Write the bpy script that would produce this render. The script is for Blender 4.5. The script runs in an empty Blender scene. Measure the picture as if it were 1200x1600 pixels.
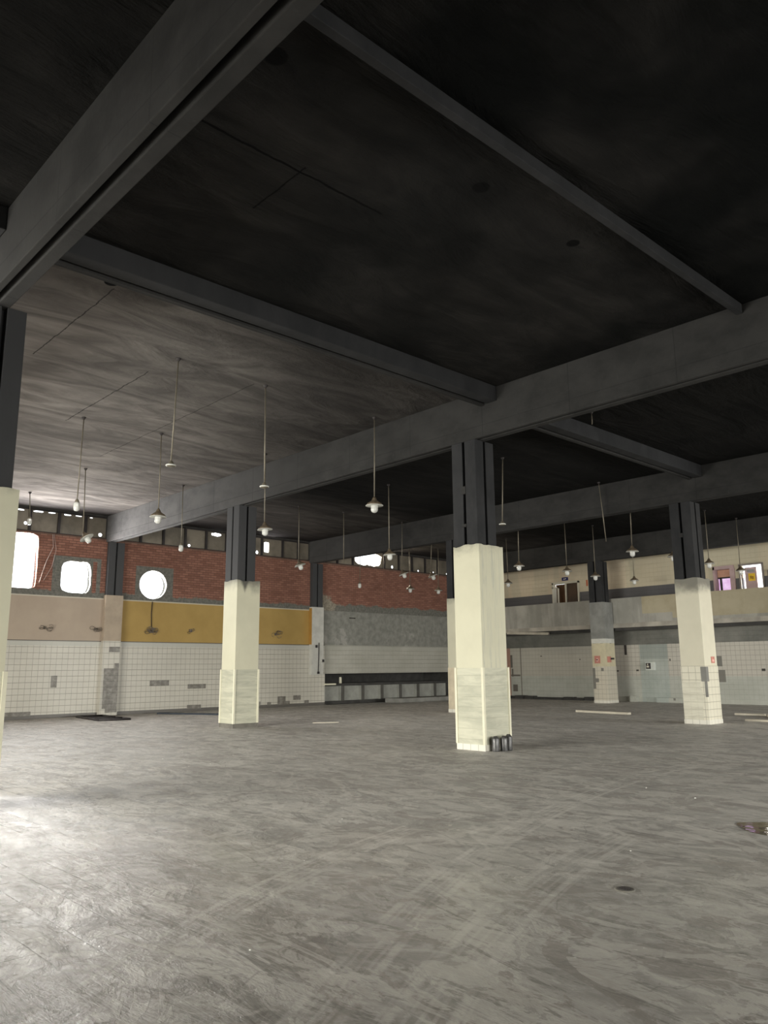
import bpy, bmesh, math, random
from mathutils import Vector, Matrix, noise as mnoise
random.seed(7)
PI = math.pi
sc = bpy.context.scene
C = sc.collection

# ------------------------------------------------------------------ camera
YAW, PITCH, ROLL, FPX = 0.8197, 0.1956, -0.0080, 1228.9
CAMX, CAMZ = 28.228, 1.6
cd = bpy.data.cameras.new('camera'); cam = bpy.data.objects.new('camera', cd); C.objects.link(cam)
cd.sensor_fit = 'VERTICAL'; cd.sensor_height = 32.0; cd.lens = 32.0 * FPX / 1600.0
cd.clip_start = 0.05; cd.clip_end = 300
fw = Vector((-math.sin(YAW) * math.cos(PITCH), math.cos(YAW) * math.cos(PITCH), math.sin(PITCH)))
r0 = Vector((math.cos(YAW), math.sin(YAW), 0)); u0 = r0.cross(fw)
cr, sr = math.cos(ROLL), math.sin(ROLL)
rr = cr * r0 + sr * u0; uu = -sr * r0 + cr * u0
M = Matrix((rr, uu, -fw)).transposed().to_4x4(); M.translation = Vector((CAMX, 0, CAMZ))
cam.matrix_world = M
sc.camera = cam

# ------------------------------------------------------------------ world, exposure
sc.view_settings.view_transform = 'Standard'; sc.view_settings.look = 'None'
sc.view_settings.exposure = 0.0; sc.view_settings.gamma = 1.0; sc.view_settings.use_curve_mapping = False
w = bpy.data.worlds.new('overcast_sky'); sc.world = w; w.use_nodes = True
bg = w.node_tree.nodes['Background']; bg.inputs[0].default_value = (0.93, 0.97, 1.0, 1); bg.inputs[1].default_value = 3.0
sc.cycles.use_denoising = True
sc.cycles.max_bounces = 6; sc.cycles.diffuse_bounces = 4; sc.cycles.glossy_bounces = 3
sc.cycles.transmission_bounces = 4; sc.cycles.sample_clamp_indirect = 4.0
sc.cycles.caustics_reflective = False; sc.cycles.caustics_refractive = False

def daylight(name, loc, direction, sx, sz, radiance, col=(1, 1, 1), spread=180):
    """daylight of a seen or assumed opening, or an added fill; radiance in scene units"""
    l = bpy.data.lights.new(name, 'AREA'); l.shape = 'RECTANGLE'; l.size = sx; l.size_y = sz
    l.energy = radiance * PI * sx * sz; l.color = col; l.spread = math.radians(spread)
    o = bpy.data.objects.new(name, l); C.objects.link(o); o.location = loc
    o.rotation_euler = Vector(direction).to_track_quat('-Z', 'Y').to_euler()
    return o
# openings of the left wall (upper windows)
UP = (1, 0.05, 0.12)
daylight('window_daylight', (-0.16, 9.2, 5.4), UP, 1.0, 1.9, 60, (1.0, 0.98, 0.95))
daylight('window_daylight', (-0.16, 11.13, 4.88), UP, 0.9, 0.95, 60, (1.0, 0.98, 0.95))
daylight('window_daylight', (-0.16, 14.15, 4.80), UP, 0.8, 0.8, 60, (1.0, 0.98, 0.95))
daylight('window_daylight', (-0.2, 25.7, 6.8), (1, 0.05, -0.05), 1.0, 0.6, 75, (1.0, 0.88, 0.66))
daylight('window_daylight', (-0.2, 19.4, 6.85), (1, 0.05, -0.05), 0.16, 0.7, 60, (1.0, 0.97, 0.93))
# assumed openings behind and right of the camera, added to light the hall
daylight('unseen_opening_daylight', (15.0, -7.9, 1.9), (0, 1, -0.45), 12.0, 3.4, 25.0, (1.0, 0.985, 0.89), 115)
daylight('unseen_opening_daylight', (37.9, 9.0, 1.9), (-1, 0.1, -0.42), 11.0, 3.4, 9.5, (1.0, 0.985, 0.89), 115)
daylight('unseen_opening_daylight', (37.9, 25.0, 1.9), (-1, 0.05, -0.42), 9.0, 3.4, 17.0, (1.0, 0.99, 0.93), 115)
# gallery doorway on the far side, then a fill where no door stands
daylight('gallery_door_and_fill_light', (14.8, 33.7, 4.6), (0.1, -1, -0.25), 0.8, 2.1, 14, (1.0, 0.97, 0.9))
daylight('gallery_door_and_fill_light', (24.0, 33.3, 5.4), (-0.6, -1, -0.1), 2.5, 1.6, 22, (1.0, 0.93, 0.8))  # added fill that brightens the gallery; no door here

# ------------------------------------------------------------------ node helper
class S:
    def __init__(s, t, v): s.t = t; s.v = v
    def _m(s, op, *a, clamp=False):
        n = s.t.nodes.new('ShaderNodeMath'); n.operation = op; n.use_clamp = clamp
        for i, x in enumerate((s,) + a):
            x = x.v if isinstance(x, S) else x
            if isinstance(x, (int, float)): n.inputs[i].default_value = x
            else: s.t.links.new(x, n.inputs[i])
        return S(s.t, n.outputs[0])
    def __add__(s, o): return s._m('ADD', o)
    __radd__ = __add__
    def __sub__(s, o): return s._m('SUBTRACT', o)
    def __rsub__(s, o): return S(s.t, s._m('MULTIPLY', -1.0).v)._m('ADD', o)
    def __mul__(s, o): return s._m('MULTIPLY', o)
    __rmul__ = __mul__
    def __truediv__(s, o): return s._m('DIVIDE', o)
    def gt(s, o): return s._m('GREATER_THAN', o)
    def lt(s, o): return s._m('LESS_THAN', o)
    def mn(s, o): return s._m('MINIMUM', o)
    def mx(s, o): return s._m('MAXIMUM', o)
    def abs(s): return s._m('ABSOLUTE')
    def pw(s, o): return s._m('POWER', o)
    def sin(s): return s._m('SINE')
    def clamp(s): return s._m('ADD', 0.0, clamp=True)
    def ramp(s, a, b, c=0.0, d=1.0):
        n = s.t.nodes.new('ShaderNodeMapRange'); n.interpolation_type = 'SMOOTHSTEP'
        s.t.links.new(s.v, n.inputs[0])
        for i, x in enumerate((a, b, c, d)): n.inputs[i + 1].default_value = x
        return S(s.t, n.outputs[0])

class Mat:
    def __init__(m, name, rough=0.8, spec=0.3, metallic=0.0):
        m.m = bpy.data.materials.new(name); m.m.use_nodes = True; m.t = m.m.node_tree
        m.b = m.t.nodes['Principled BSDF']; m.b.inputs['Roughness'].default_value = rough
        m.b.inputs['Specular IOR Level'].default_value = spec; m.b.inputs['Metallic'].default_value = metallic
        tc = m.t.nodes.new('ShaderNodeTexCoord')
        g = m.t.nodes.new('ShaderNodeNewGeometry'); sx = m.t.nodes.new('ShaderNodeSeparateXYZ')
        m.t.links.new(g.outputs['Position'], sx.inputs[0])
        m.pos = g.outputs['Position']; m.x, m.y, m.z = [S(m.t, sx.outputs[i]) for i in range(3)]
    def vec(m, x, y, z):
        n = m.t.nodes.new('ShaderNodeCombineXYZ')
        for i, q in enumerate((x, y, z)):
            if isinstance(q, S): m.t.links.new(q.v, n.inputs[i])
            else: n.inputs[i].default_value = q
        return n.outputs[0]
    def noise(m, scale, detail=4, rough=0.6, stretch=(1, 1, 1), dist=0.0, off=0.0):
        n = m.t.nodes.new('ShaderNodeTexNoise'); n.inputs['Scale'].default_value = scale
        n.inputs['Detail'].default_value = detail; n.inputs['Roughness'].default_value = rough
        n.inputs['Distortion'].default_value = dist
        m.t.links.new(m.vec(m.x * stretch[0] + off, m.y * stretch[1], m.z * stretch[2]), n.inputs['Vector'])
        return S(m.t, n.outputs['Fac'])
    def voro(m, scale, stretch=(1, 1, 1), feature='DISTANCE_TO_EDGE', warp=0.0):
        n = m.t.nodes.new('ShaderNodeTexVoronoi'); n.feature = feature; n.inputs['Scale'].default_value = scale
        x, y, z = m.x * stretch[0], m.y * stretch[1], m.z * stretch[2]
        if warp:
            q = m.noise(scale * 1.3, 3) * warp; x = x + q; y = y - q * 0.7
        m.t.links.new(m.vec(x, y, z), n.inputs['Vector'])
        return S(m.t, n.outputs[0])
    def brick(m, u, v, wd, ht, mortar, offset=0.0, smooth=0.1):
        n = m.t.nodes.new('ShaderNodeTexBrick'); n.offset = offset; n.offset_frequency = 2; n.squash = 1
        n.inputs['Scale'].default_value = 1; n.inputs['Mortar Size'].default_value = mortar
        n.inputs['Mortar Smooth'].default_value = smooth
        n.inputs['Brick Width'].default_value = wd; n.inputs['Row Height'].default_value = ht
        n.inputs['Color1'].default_value = (0, 0, 0, 1); n.inputs['Color2'].default_value = (1, 1, 1, 1)
        n.inputs['Mortar'].default_value = (.5, .5, .5, 1)
        m.t.links.new(m.vec(u, v, 0.0), n.inputs['Vector'])
        return S(m.t, n.outputs['Fac']), S(m.t, n.outputs['Color'])
    def mix(m, fac, a, b):
        n = m.t.nodes.new('ShaderNodeMix'); n.data_type = 'RGBA'
        if isinstance(fac, S): m.t.links.new(fac.v, n.inputs['Factor'])
        else: n.inputs['Factor'].default_value = fac
        for k, q in (('A', a), ('B', b)):
            i = [s for s in n.inputs if s.name == k and s.type == 'RGBA'][0]
            if isinstance(q, tuple): i.default_value = (*q, 1)
            else: m.t.links.new(q, i)
        return [s for s in n.outputs if s.type == 'RGBA'][0]
    def box(m, u, v, a, b, c, d):
        return u.gt(a) * u.lt(b) * v.gt(c) * v.lt(d)
    def boxes(m, u, v, L):
        r = None
        for q in L:
            k = m.box(u, v, *q); r = k if r is None else r.mx(k)
        return r
    def color(m, c):
        if isinstance(c, tuple): m.b.inputs['Base Color'].default_value = (*c, 1)
        else: m.t.links.new(c, m.b.inputs['Base Color'])
        return m
    def rough(m, s): m.t.links.new(s.v, m.b.inputs['Roughness'])
    def bump(m, s, dist=0.02, strength=1.0):
        n = m.t.nodes.new('ShaderNodeBump'); n.inputs['Distance'].default_value = dist
        n.inputs['Strength'].default_value = strength
        m.t.links.new(s.v, n.inputs['Height']); m.t.links.new(n.outputs[0], m.b.inputs['Normal'])

def simple(name, col, var=0.15, scale=3.0, rough=0.8, spec=0.3, metallic=0.0, bump=0.0):
    m = Mat(name, rough, spec, metallic)
    n = m.noise(scale, 5)
    a = tuple(c * (1 - var) for c in col); b = tuple(min(1, c * (1 + var)) for c in col)
    m.color(m.mix(n.ramp(0.3, 0.7), a, b))
    if bump: m.bump(n, bump)
    return m.m

# ------------------------------------------------------------------ mesh helper
class MB:
    def __init__(s): s.b = bmesh.new()
    def quad(s, pts, mi=0):
        f = s.b.faces.new([s.b.verts.new(p) for p in pts]); f.material_index = mi; return f
    def box(s, x0, x1, y0, y1, z0, z1, mi=0, rot=None, pivot=None):
        v = [(x, y, z) for x in (x0, x1) for y in (y0, y1) for z in (z0, z1)]
        if rot is not None:
            pv = Vector(pivot or ((x0 + x1) / 2, (y0 + y1) / 2, (z0 + z1) / 2))
            v = [tuple(rot @ (Vector(p) - pv) + pv) for p in v]
        v = [s.b.verts.new(p) for p in v]
        for q in ((0, 1, 3, 2), (4, 6, 7, 5), (0, 4, 5, 1), (2, 3, 7, 6), (0, 2, 6, 4), (1, 5, 7, 3)):
            f = s.b.faces.new([v[i] for i in q]); f.material_index = mi
        return s
    def lathe(s, prof, n=24, mi=0, mat=None, cx=0, cy=0, smooth=True, wob=0.0):
        mat = mat or Matrix.Identity(4); rings = []
        for r, z in prof:
            ring = []
            for i in range(n):
                a = 2 * PI * i / n; k = r * (1 + wob * mnoise.noise(Vector((math.cos(a) * 1.7, math.sin(a) * 1.7, 3.1 + wob))))
                ring.append(s.b.verts.new(mat @ Vector((cx + k * math.cos(a), cy + k * math.sin(a), z))))
            rings.append(ring)
        for a, b in zip(rings, rings[1:]):
            for i in range(n):
                f = s.b.faces.new((a[i], a[(i + 1) % n], b[(i + 1) % n], b[i])); f.smooth = smooth; f.material_index = mi
        for ring, rv in ((rings[0], True), (rings[-1], False)):
            f = s.b.faces.new(ring[::-1] if rv else ring); f.material_index = mi
        return s
    def prism(s, poly, z0, z1, mi=0):
        a = [s.b.verts.new((x, y, z0)) for x, y in poly]; b = [s.b.verts.new((x, y, z1)) for x, y in poly]
        n = len(poly)
        for i in range(n):
            f = s.b.faces.new((a[i], a[(i + 1) % n], b[(i + 1) % n], b[i])); f.material_index = mi
        f = s.b.faces.new(a[::-1]); f.material_index = mi
        f = s.b.faces.new(b); f.material_index = mi
        return s
    def tube(s, pts, r, n=6, mi=0):
        pts = [Vector(p) for p in pts]; rings = []
        for i, p in enumerate(pts):
            d = (pts[min(i + 1, len(pts) - 1)] - pts[max(i - 1, 0)]).normalized()
            up = Vector((0, 0, 1)) if abs(d.z) < .9 else Vector((1, 0, 0))
            a = d.cross(up).normalized(); b = d.cross(a)
            rings.append([s.b.verts.new(p + r * (math.cos(2 * PI * k / n) * a + math.sin(2 * PI * k / n) * b)) for k in range(n)])
        for a, b in zip(rings, rings[1:]):
            for k in range(n):
                f = s.b.faces.new((a[k], a[(k + 1) % n], b[(k + 1) % n], b[k])); f.smooth = True; f.material_index = mi
        s.b.faces.new(rings[0][::-1]); s.b.faces.new(rings[-1])
        return s
    def build(s, name, mats, parent=None, bevel=0.0, origin=None):
        bmesh.ops.recalc_face_normals(s.b, faces=s.b.faces)
        me = bpy.data.meshes.new(name)
        o = bpy.data.objects.new(name, me); C.objects.link(o)
        if origin is not None:
            bmesh.ops.translate(s.b, verts=s.b.verts, vec=-Vector(origin)); o.location = origin
        s.b.to_mesh(me); s.b.free()
        for m in (mats if isinstance(mats, (list, tuple)) else [mats]): me.materials.append(m)
        if parent is not None:
            o.parent = parent
            o.matrix_parent_inverse = parent_inv(parent)
        if bevel:
            bv = o.modifiers.new('bevel', 'BEVEL'); bv.width = bevel; bv.segments = 2; bv.limit_method = 'ANGLE'
        return o
def parent_inv(p):
    return Matrix.Translation(p.location).inverted()      # every object's world matrix is a pure translation by its location
def root(name, loc, label, cat, group=None):
    o = bpy.data.objects.new(name, None); C.objects.link(o); o.location = loc; o.empty_display_size = 0.1
    return tag(o, label, cat, group)
def tag(o, label, cat, group=None):
    o['label'] = label; o['category'] = cat
    if group: o['group'] = group
    return o
def struct(o, label=None):
    o['kind'] = 'structure'
    if label: o['label'] = label
    return o

def sheet_with_holes(mb, us, vs, holes, place, mi_of, d0, d1, n=32):
    """a wall sheet: grid of cells; holes = list of (u0,u1,v0,v1,kind,power,jag). place(u,v,d) -> xyz"""
    us = sorted(set(us + [h[0] for h in holes] + [h[1] for h in holes]))
    vs = sorted(set(vs + [h[2] for h in holes] + [h[3] for h in holes]))
    for u0_, u1_ in zip(us, us[1:]):
        for v0_, v1_ in zip(vs, vs[1:]):
            uc, vc = (u0_ + u1_) / 2, (v0_ + v1_) / 2
            if any(h[0] < uc < h[1] and h[2] < vc < h[3] for h in holes): continue
            mi = mi_of(uc, vc)
            for d, rv in ((d0, False), (d1, True)):
                q = [place(u0_, v0_, d), place(u1_, v0_, d), place(u1_, v1_, d), place(u0_, v1_, d)]
                mb.quad(q[::-1] if rv else q, mi)
    for h in holes:
        a, b, c, d, kind = h[:5]; mi = mi_of((a + b) / 2, (c + d) / 2)
        uc, vc, hu, hv = (a + b) / 2, (c + d) / 2, (b - a) / 2, (d - c) / 2
        if kind == 'rect':
            P = [(a, c), (b, c), (b, d), (a, d)]
            for i in range(4):
                p, q = P[i], P[(i + 1) % 4]
                mb.quad([place(*p, d0), place(*q, d0), place(*q, d1), place(*p, d1)], mi)
            continue
        power, jag, fill = h[5], h[6], h[7]
        ang = sorted(set([2 * PI * i / n for i in range(n)] + [math.atan2(hv * s1, hu * s2) % (2 * PI) for s1 in (1, -1) for s2 in (1, -1)]))
        inner, outer = [], []
        for t in ang:
            ct, st = math.cos(t), math.sin(t)
            k = min(hu / abs(ct) if abs(ct) > 1e-9 else 9, hv / abs(st) if abs(st) > 1e-9 else 9)
            outer.append((uc + k * ct, vc + k * st))
            rad = 1.0 / ((abs(ct / hu) ** power + abs(st / hv) ** power) ** (1 / power)) * fill
            rad *= 1 + jag * mnoise.noise(Vector((ct * 3.1, st * 3.1, uc)))
            rad = min(rad, k * 0.985)
            inner.append((uc + rad * ct, vc + rad * st))
        m_ = len(ang)
        for i in range(m_):
            j = (i + 1) % m_
            for dd in (d0, d1):
                mb.quad([place(*inner[i], dd), place(*inner[j], dd), place(*outer[j], dd), place(*outer[i], dd)], mi)
            mb.quad([place(*inner[i], d0), place(*inner[j], d0), place(*inner[j], d1), place(*inner[i], d1)], mi)

# ------------------------------------------------------------------ materials of the shell
def mat_floor():
    m = Mat('worn_tile_floor', 0.45, 0.3)
    big = m.noise(0.35, 5, 0.6, dist=0.6); mid = m.noise(1.3, 8, 0.68, (1.0, 1.5, 1), 1.6); fine = m.noise(9, 6, 0.7, dist=0.5)
    streak = m.noise(1.0, 7, 0.72, (0.55, 1.8, 1), 3.0, 7.3)
    j, jc = m.brick(m.x + (-22.66 + 29), m.y + (-1.89 + 28.5), 0.58, 0.285, 0.005, 0.5)
    scr = m.voro(0.8, (1, 1.3, 1), warp=0.9).ramp(0.0, 0.010, 1, 0) * m.noise(1.2, 4, off=3.3).ramp(0.42, 0.6)
    mid2 = m.noise(0.75, 9, 0.66, (0.9, 1.3, 1), 2.6, 41.0); edge = m.noise(2.6, 8, 0.7, (0.8, 1.4, 1), 1.4, 17.0)
    col = m.mix(mid.ramp(0.38, 0.62), (0.187, 0.177, 0.167), (0.450, 0.427, 0.399))
    col = m.mix((big.ramp(0.42, 0.62)) * 0.45, col, (0.375, 0.357, 0.338))
    brown = m.noise(0.8, 8, 0.66, (1, 1.5, 1), 1.6, 11.0).ramp(0.525, 0.545)
    col = m.mix(brown * 0.58, col, (0.187, 0.160, 0.145))
    pale = mid2.ramp(0.535, 0.55)
    col = m.mix(pale * 0.50, col, (0.562, 0.534, 0.495))
    col = m.mix(edge.ramp(0.57, 0.60) * 0.45, col, (0.524, 0.498, 0.465))
    col = m.mix(edge.ramp(0.40, 0.43, 1, 0) * 0.45, col, (0.150, 0.141, 0.133))
    col = m.mix(streak.ramp(0.57, 0.60) * 0.60, col, (0.106, 0.097, 0.089))
    col = m.mix(fine.ramp(0.45, 0.75) * 0.22, col, (0.550, 0.529, 0.495))
    near = (m.y + m.x * 0.9 + big * 3).ramp(23.5, 27.0, 1, 0)
    col = m.mix(jc.ramp(0.55, 1.0) * near * 0.25, col, (0.187, 0.180, 0.169))
    col = m.mix(jc.ramp(0.0, 0.4, 1, 0) * near * 0.15, col, (0.562, 0.534, 0.495))
    col = m.mix(j * m.noise(0.7, 3, off=2.0).ramp(0.40, 0.55) * near * 0.9, col, (0.062, 0.058, 0.054))
    col = m.mix(scr * 0.45, col, (0.113, 0.103, 0.097))
    # tyre tracks: pale double arcs of fine lines
    tr = None
    for cx, cy, R, wd, lo, hi in ((43.5, 14.0, 21.75, 0.30, 1.2, 14.0), (38.0, 9.6, 14.30, 0.36, 0.6, 7.2), (34.5, 9.0, 12.65, 0.30, 0.4, 6.0)):
        dx, dy = m.x - cx, m.y - cy
        d = (dx * dx + dy * dy).pw(0.5) - R
        band = d.abs().ramp(wd * 0.55, wd * 0.7, 1, 0)
        lines = (d * 95 + m.noise(2, 3) * 3).sin().ramp(0.0, 0.9)
        rim = (d.abs() - wd * 0.42).abs().ramp(0.012, 0.04, 1, 0)
        k = (band * lines * 0.55).mx(rim) * m.y.gt(lo) * m.y.lt(hi) * m.noise(1.6, 4, off=cx).ramp(0.36, 0.58)
        tr = k if tr is None else tr.mx(k)
    col = m.mix(tr * 0.42, col, (0.649, 0.619, 0.580))
    # pale swept dust lines near the viewer
    sw = m.voro(0.9, (1, 1, 1), warp=1.7).ramp(0.004, 0.03, 1, 0) * m.noise(0.8, 3, off=9.0).ramp(0.48, 0.62)
    col = m.mix(sw * 0.38, col, (0.625, 0.595, 0.555))
    m.color(col)
    wet = (m.noise(0.5, 4, off=31) * 4.0 + m.x * 0.35 - m.y * 0.8).ramp(4.5, 6.6)
    base_r = (mid * 0.55 + fine * 0.25 + brown * 0.06).ramp(0.2, 0.68, 0.0, 0.22)
    m.rough(base_r + 0.46 - wet * 0.37)
    m.b.inputs['Sheen Weight'].default_value = 0.10; m.b.inputs['Sheen Roughness'].default_value = 0.45
    m.b.inputs['Sheen Tint'].default_value = (0.9, 0.86, 0.8, 1)
    m.bump(mid * 0.4 + fine * 0.25 + streak * 0.4 + edge * 0.3 + pale * 0.06 - j * near * 0.3, 0.030, 1.0)
    return m.m
def mat_ceiling():
    m = Mat('soot_blackened_concrete_ceiling', 0.95, 0.04)
    n1 = m.noise(1.0, 6, 0.6, (1.5, 0.42, 1), 1.2); n2 = m.noise(0.4, 4, 0.6); n3 = m.noise(5, 6, 0.7, (1.6, 0.5, 1))
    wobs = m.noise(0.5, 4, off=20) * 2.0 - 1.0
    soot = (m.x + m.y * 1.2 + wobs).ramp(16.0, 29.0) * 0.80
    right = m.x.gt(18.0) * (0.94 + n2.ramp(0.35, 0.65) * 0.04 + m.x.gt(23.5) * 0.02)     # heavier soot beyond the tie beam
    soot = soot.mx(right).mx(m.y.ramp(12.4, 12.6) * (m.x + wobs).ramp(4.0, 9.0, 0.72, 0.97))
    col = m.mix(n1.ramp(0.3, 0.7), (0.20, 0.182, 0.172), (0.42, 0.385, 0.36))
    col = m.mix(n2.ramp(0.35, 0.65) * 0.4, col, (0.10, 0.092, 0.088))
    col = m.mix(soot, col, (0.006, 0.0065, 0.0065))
    col = m.mix((m.x + wobs * .3).ramp(0.4, 2.4, 1, 0) * 0.8, col, (0.045, 0.042, 0.045))  # shade along the window wall, painted in as a darker band
    holes = None
    for cx, cy, r in ((22.85, 3.67, .13), (22.81, 6.7, .12), (22.83, 8.61, .10), (17.55, 4.44, .11)):
        dx, dy = m.x - cx, m.y - cy; k = (dx * dx + dy * dy).pw(0.5).ramp(r * 0.8, r, 1, 0)
        holes = k if holes is None else holes.mx(k)
    wob = m.noise(3, 3) * 0.08
    cr1 = (m.x + wob - 21.63).abs().lt(0.018) * m.y.gt(3.5) * m.y.lt(6.2)
    cr2 = (m.y + wob - 4.95).abs().lt(0.012) * m.x.gt(20.6) * m.x.lt(21.7)
    cr3 = (m.y + wob - 6.55).abs().lt(0.012) * m.x.gt(10.5) * m.x.lt(14.6)
    cr4 = (m.y + wob - 8.45).abs().lt(0.010) * m.x.gt(8.0) * m.x.lt(15.4)
    cr5 = (m.y + wob - 4.6).abs().lt(0.010) * m.x.gt(14.0) * m.x.lt(17.4)
    dark = holes.mx(cr1).mx(cr2).mx(cr3 * 0.7).mx(cr4 * 0.6).mx(cr5 * 0.7)
    col = m.mix(dark, col, (0.006, 0.006, 0.006))
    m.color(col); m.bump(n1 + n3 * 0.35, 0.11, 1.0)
    return m.m
def mat_beam():
    m = Mat('smoke_grey_beam_concrete', 0.85, 0.2)
    n = m.noise(1.2, 6, 0.65, (1, 1, 1.6)); f = m.noise(7, 5, 0.7, (1.5, 1, 0.5))
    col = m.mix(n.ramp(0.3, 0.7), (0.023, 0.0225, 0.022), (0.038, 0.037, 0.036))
    col = m.mix(f.ramp(0.6, 0.8) * 0.4, col, (0.065, 0.063, 0.062))
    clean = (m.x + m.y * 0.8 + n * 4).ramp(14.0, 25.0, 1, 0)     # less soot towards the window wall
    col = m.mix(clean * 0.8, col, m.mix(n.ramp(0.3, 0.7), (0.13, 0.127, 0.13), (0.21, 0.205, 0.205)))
    fr = ((m.x + 0.9) / 2.12); fr = fr._m('FRACT')
    ln = fr.lt(0.006).mx((m.z - 6.53).abs().lt(0.008) * 0.6)
    col = m.mix(ln * 0.55, col, (0.015, 0.015, 0.016))
    m.color(col); m.bump(n * 0.4 + f * 0.3 - ln * 0.3, 0.012)
    return m.m
def mat_shaft():
    m = Mat('smoke_black_column_concrete', 0.8, 0.25)
    n = m.noise(2.0, 6, 0.65, (1, 1, 0.6))
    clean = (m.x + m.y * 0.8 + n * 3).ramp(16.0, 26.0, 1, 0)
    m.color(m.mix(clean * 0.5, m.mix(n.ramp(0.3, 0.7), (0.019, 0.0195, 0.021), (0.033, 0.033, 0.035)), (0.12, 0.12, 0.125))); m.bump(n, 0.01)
    return m.m
def mat_casing(name, base, soot_top, seed, streaky=0.0):
    m = Mat(name, 0.6, 0.3)
    n = m.noise(1.3, 5, 0.6, off=seed); v = m.noise(3.0, 6, 0.7, (5, 5, 0.35), 0.6, seed)
    col = m.mix(n.ramp(0.3, 0.7), tuple(c * 0.93 for c in base), base)
    if streaky: col = m.mix(v.ramp(0.50, 0.68) * m.x.gt(17.99) * streaky, col, (0.42, 0.42, 0.36))
    st = (m.z + n * 0.9 + m.noise(4, 4, off=seed) * 0.3 - soot_top - 0.15).ramp(0.0, 0.5)
    col = m.mix(st * 0.8, col, (0.085, 0.083, 0.075))
    col = m.mix(m.z.gt(soot_top + 0.005) * 0.0, col, base)
    if seed == 5.0:   # smoke licks left below the column top
        lick = (m.z - 3.72 - (m.y - 12.42).abs() * 2.2 + m.noise(6, 4) * 0.12).ramp(0.0, 0.25) * m.x.gt(9.0) * m.x.lt(9.2)
        col = m.mix(lick * 0.85, col, (0.05, 0.048, 0.045))
    m.color(col); m.bump(n * 0.2 + v * 0.2, 0.006)
    return m.m
def mat_travertine():
    m = Mat('banded_stone_dado', 0.5, 0.35)
    n = m.noise(1.0, 6, 0.65, (1.2, 1.2, 7.0), 0.7)
    fr = (m.z / 0.205)._m('FRACT'); ln = fr.lt(0.05)
    col = m.mix(n.ramp(0.32, 0.7), (0.41, 0.405, 0.32), (0.57, 0.555, 0.44))
    col = m.mix(ln * 0.30, col, (0.36, 0.35, 0.28))
    m.color(col); m.bump(n * 0.3 - ln * 0.4, 0.005)
    return m.m
def mat_tiles(name, axis, base, size, missing, extra=None, off=0.0, rough=0.35):
    m = Mat(name, rough, 0.4)
    u = {'x': m.x, 'y': m.y, 'xy': m.x + m.y}[axis]
    j, jc = m.brick(u + 40 + off, m.z + 20, size, size, 0.005, 0.0)
    n = m.noise(0.7, 5, 0.6); f = m.noise(6, 5)
    col = m.mix(n.ramp(0.3, 0.7), tuple(c * 0.9 for c in base), base)
    col = m.mix(jc * 0.10, col, tuple(c * 0.8 for c in base))
    col = m.mix(j * 0.62, col, (0.17, 0.155, 0.135))
    if extra: col = extra(m, col, u)
    if missing:
        k = m.boxes(u, m.z, missing)
        rub = m.mix(f.ramp(0.35, 0.7), (0.16, 0.145, 0.125), (0.28, 0.265, 0.235))
        col = m.mix(k, col, rub)
        m.bump(f * k * 0.5 - j * 0.5 - k * 0.6, 0.02)
    else: m.bump(j * -1.0, 0.004)
    m.color(col)
    return m.m
def wall_bottom(m, col, u):
    col = m.mix(m.z.gt(2.45), col, (0.50, 0.49, 0.44))                       # plain band above the tiles
    col = m.mix((m.z - 2.63).abs().lt(0.018), col, (0.10, 0.085, 0.07))      # dark line under the paint
    far = u.gt(22.62)
    smooth = m.noise(0.9, 5, 0.65)
    col = m.mix(far * 0.82, col, m.mix(smooth.ramp(0.3, 0.7), (0.38, 0.37, 0.32), (0.46, 0.45, 0.40)))
    col = m.mix(m.z.lt(0.12), col, (0.13, 0.12, 0.108))                      # dark skirting
    return col
MISSING_LEFT = [(8.6, 9.92, 0.10, 0.24), (10.52, 10.73, 1.02, 1.42), (14.2, 15.0, 1.0, 1.2), (15.8, 16.6, 0.86, 1.03),
                (15.8, 16.42, 0.1, 0.24), (19.0, 19.22, 0.1, 0.26), (19.55, 19.75, 0.1, 0.22), (20.08, 20.5, 0.1, 0.44), (20.5, 20.72, 0.1, 0.24),
                (20.9, 21.3, 0.27, 0.46), (21.5, 21.75, 0.1, 0.24)]
def mat_paint():
    m = Mat('two_tone_wall_paint', 0.65, 0.3)
    n = m.noise(0.8, 5, 0.6); f = m.noise(4, 6, 0.65)
    beige = m.mix(n.ramp(0.3, 0.7), (0.42, 0.34, 0.27), (0.47, 0.385, 0.305))
    ochre = m.mix(n.ramp(0.3, 0.7), (0.40, 0.265, 0.085), (0.46, 0.31, 0.105))
    ochre = m.mix(m.y.ramp(21.2, 21.75) * 0.35, ochre, (0.42, 0.22, 0.04))
    conc = m.mix(f.ramp(0.3, 0.7), (0.20, 0.20, 0.18), (0.30, 0.295, 0.265))
    conc = m.mix(m.noise(1.1, 5, off=4).ramp(0.55, 0.62) * m.z.lt(3.4) * 0.6, conc, (0.42, 0.40, 0.37))
    col = m.mix(m.y.gt(12.4), beige, ochre); col = m.mix(m.y.gt(22.3), col, conc)
    soot = (m.z + n * 0.5 - 4.38).ramp(0.0, 0.35)
    near = (m.y - 12.5).abs().ramp(0.3, 1.0, 1, 0)
    col = m.mix(soot * near * 0.7, col, (0.10, 0.09, 0.085))
    top = ((m.z - 4.165).abs().lt(0.02)) * m.y.lt(22)
    col = m.mix(top * 0.8, col, (0.62, 0.59, 0.50))
    crk = (m.y - 24.27).abs().lt(0.19) * (m.z - 3.9).abs().lt(0.025)
    col = m.mix(crk, col, (0.03, 0.025, 0.02))
    m.color(col); m.bump(f * m.y.gt(22.3), 0.015)
    return m.m
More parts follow.
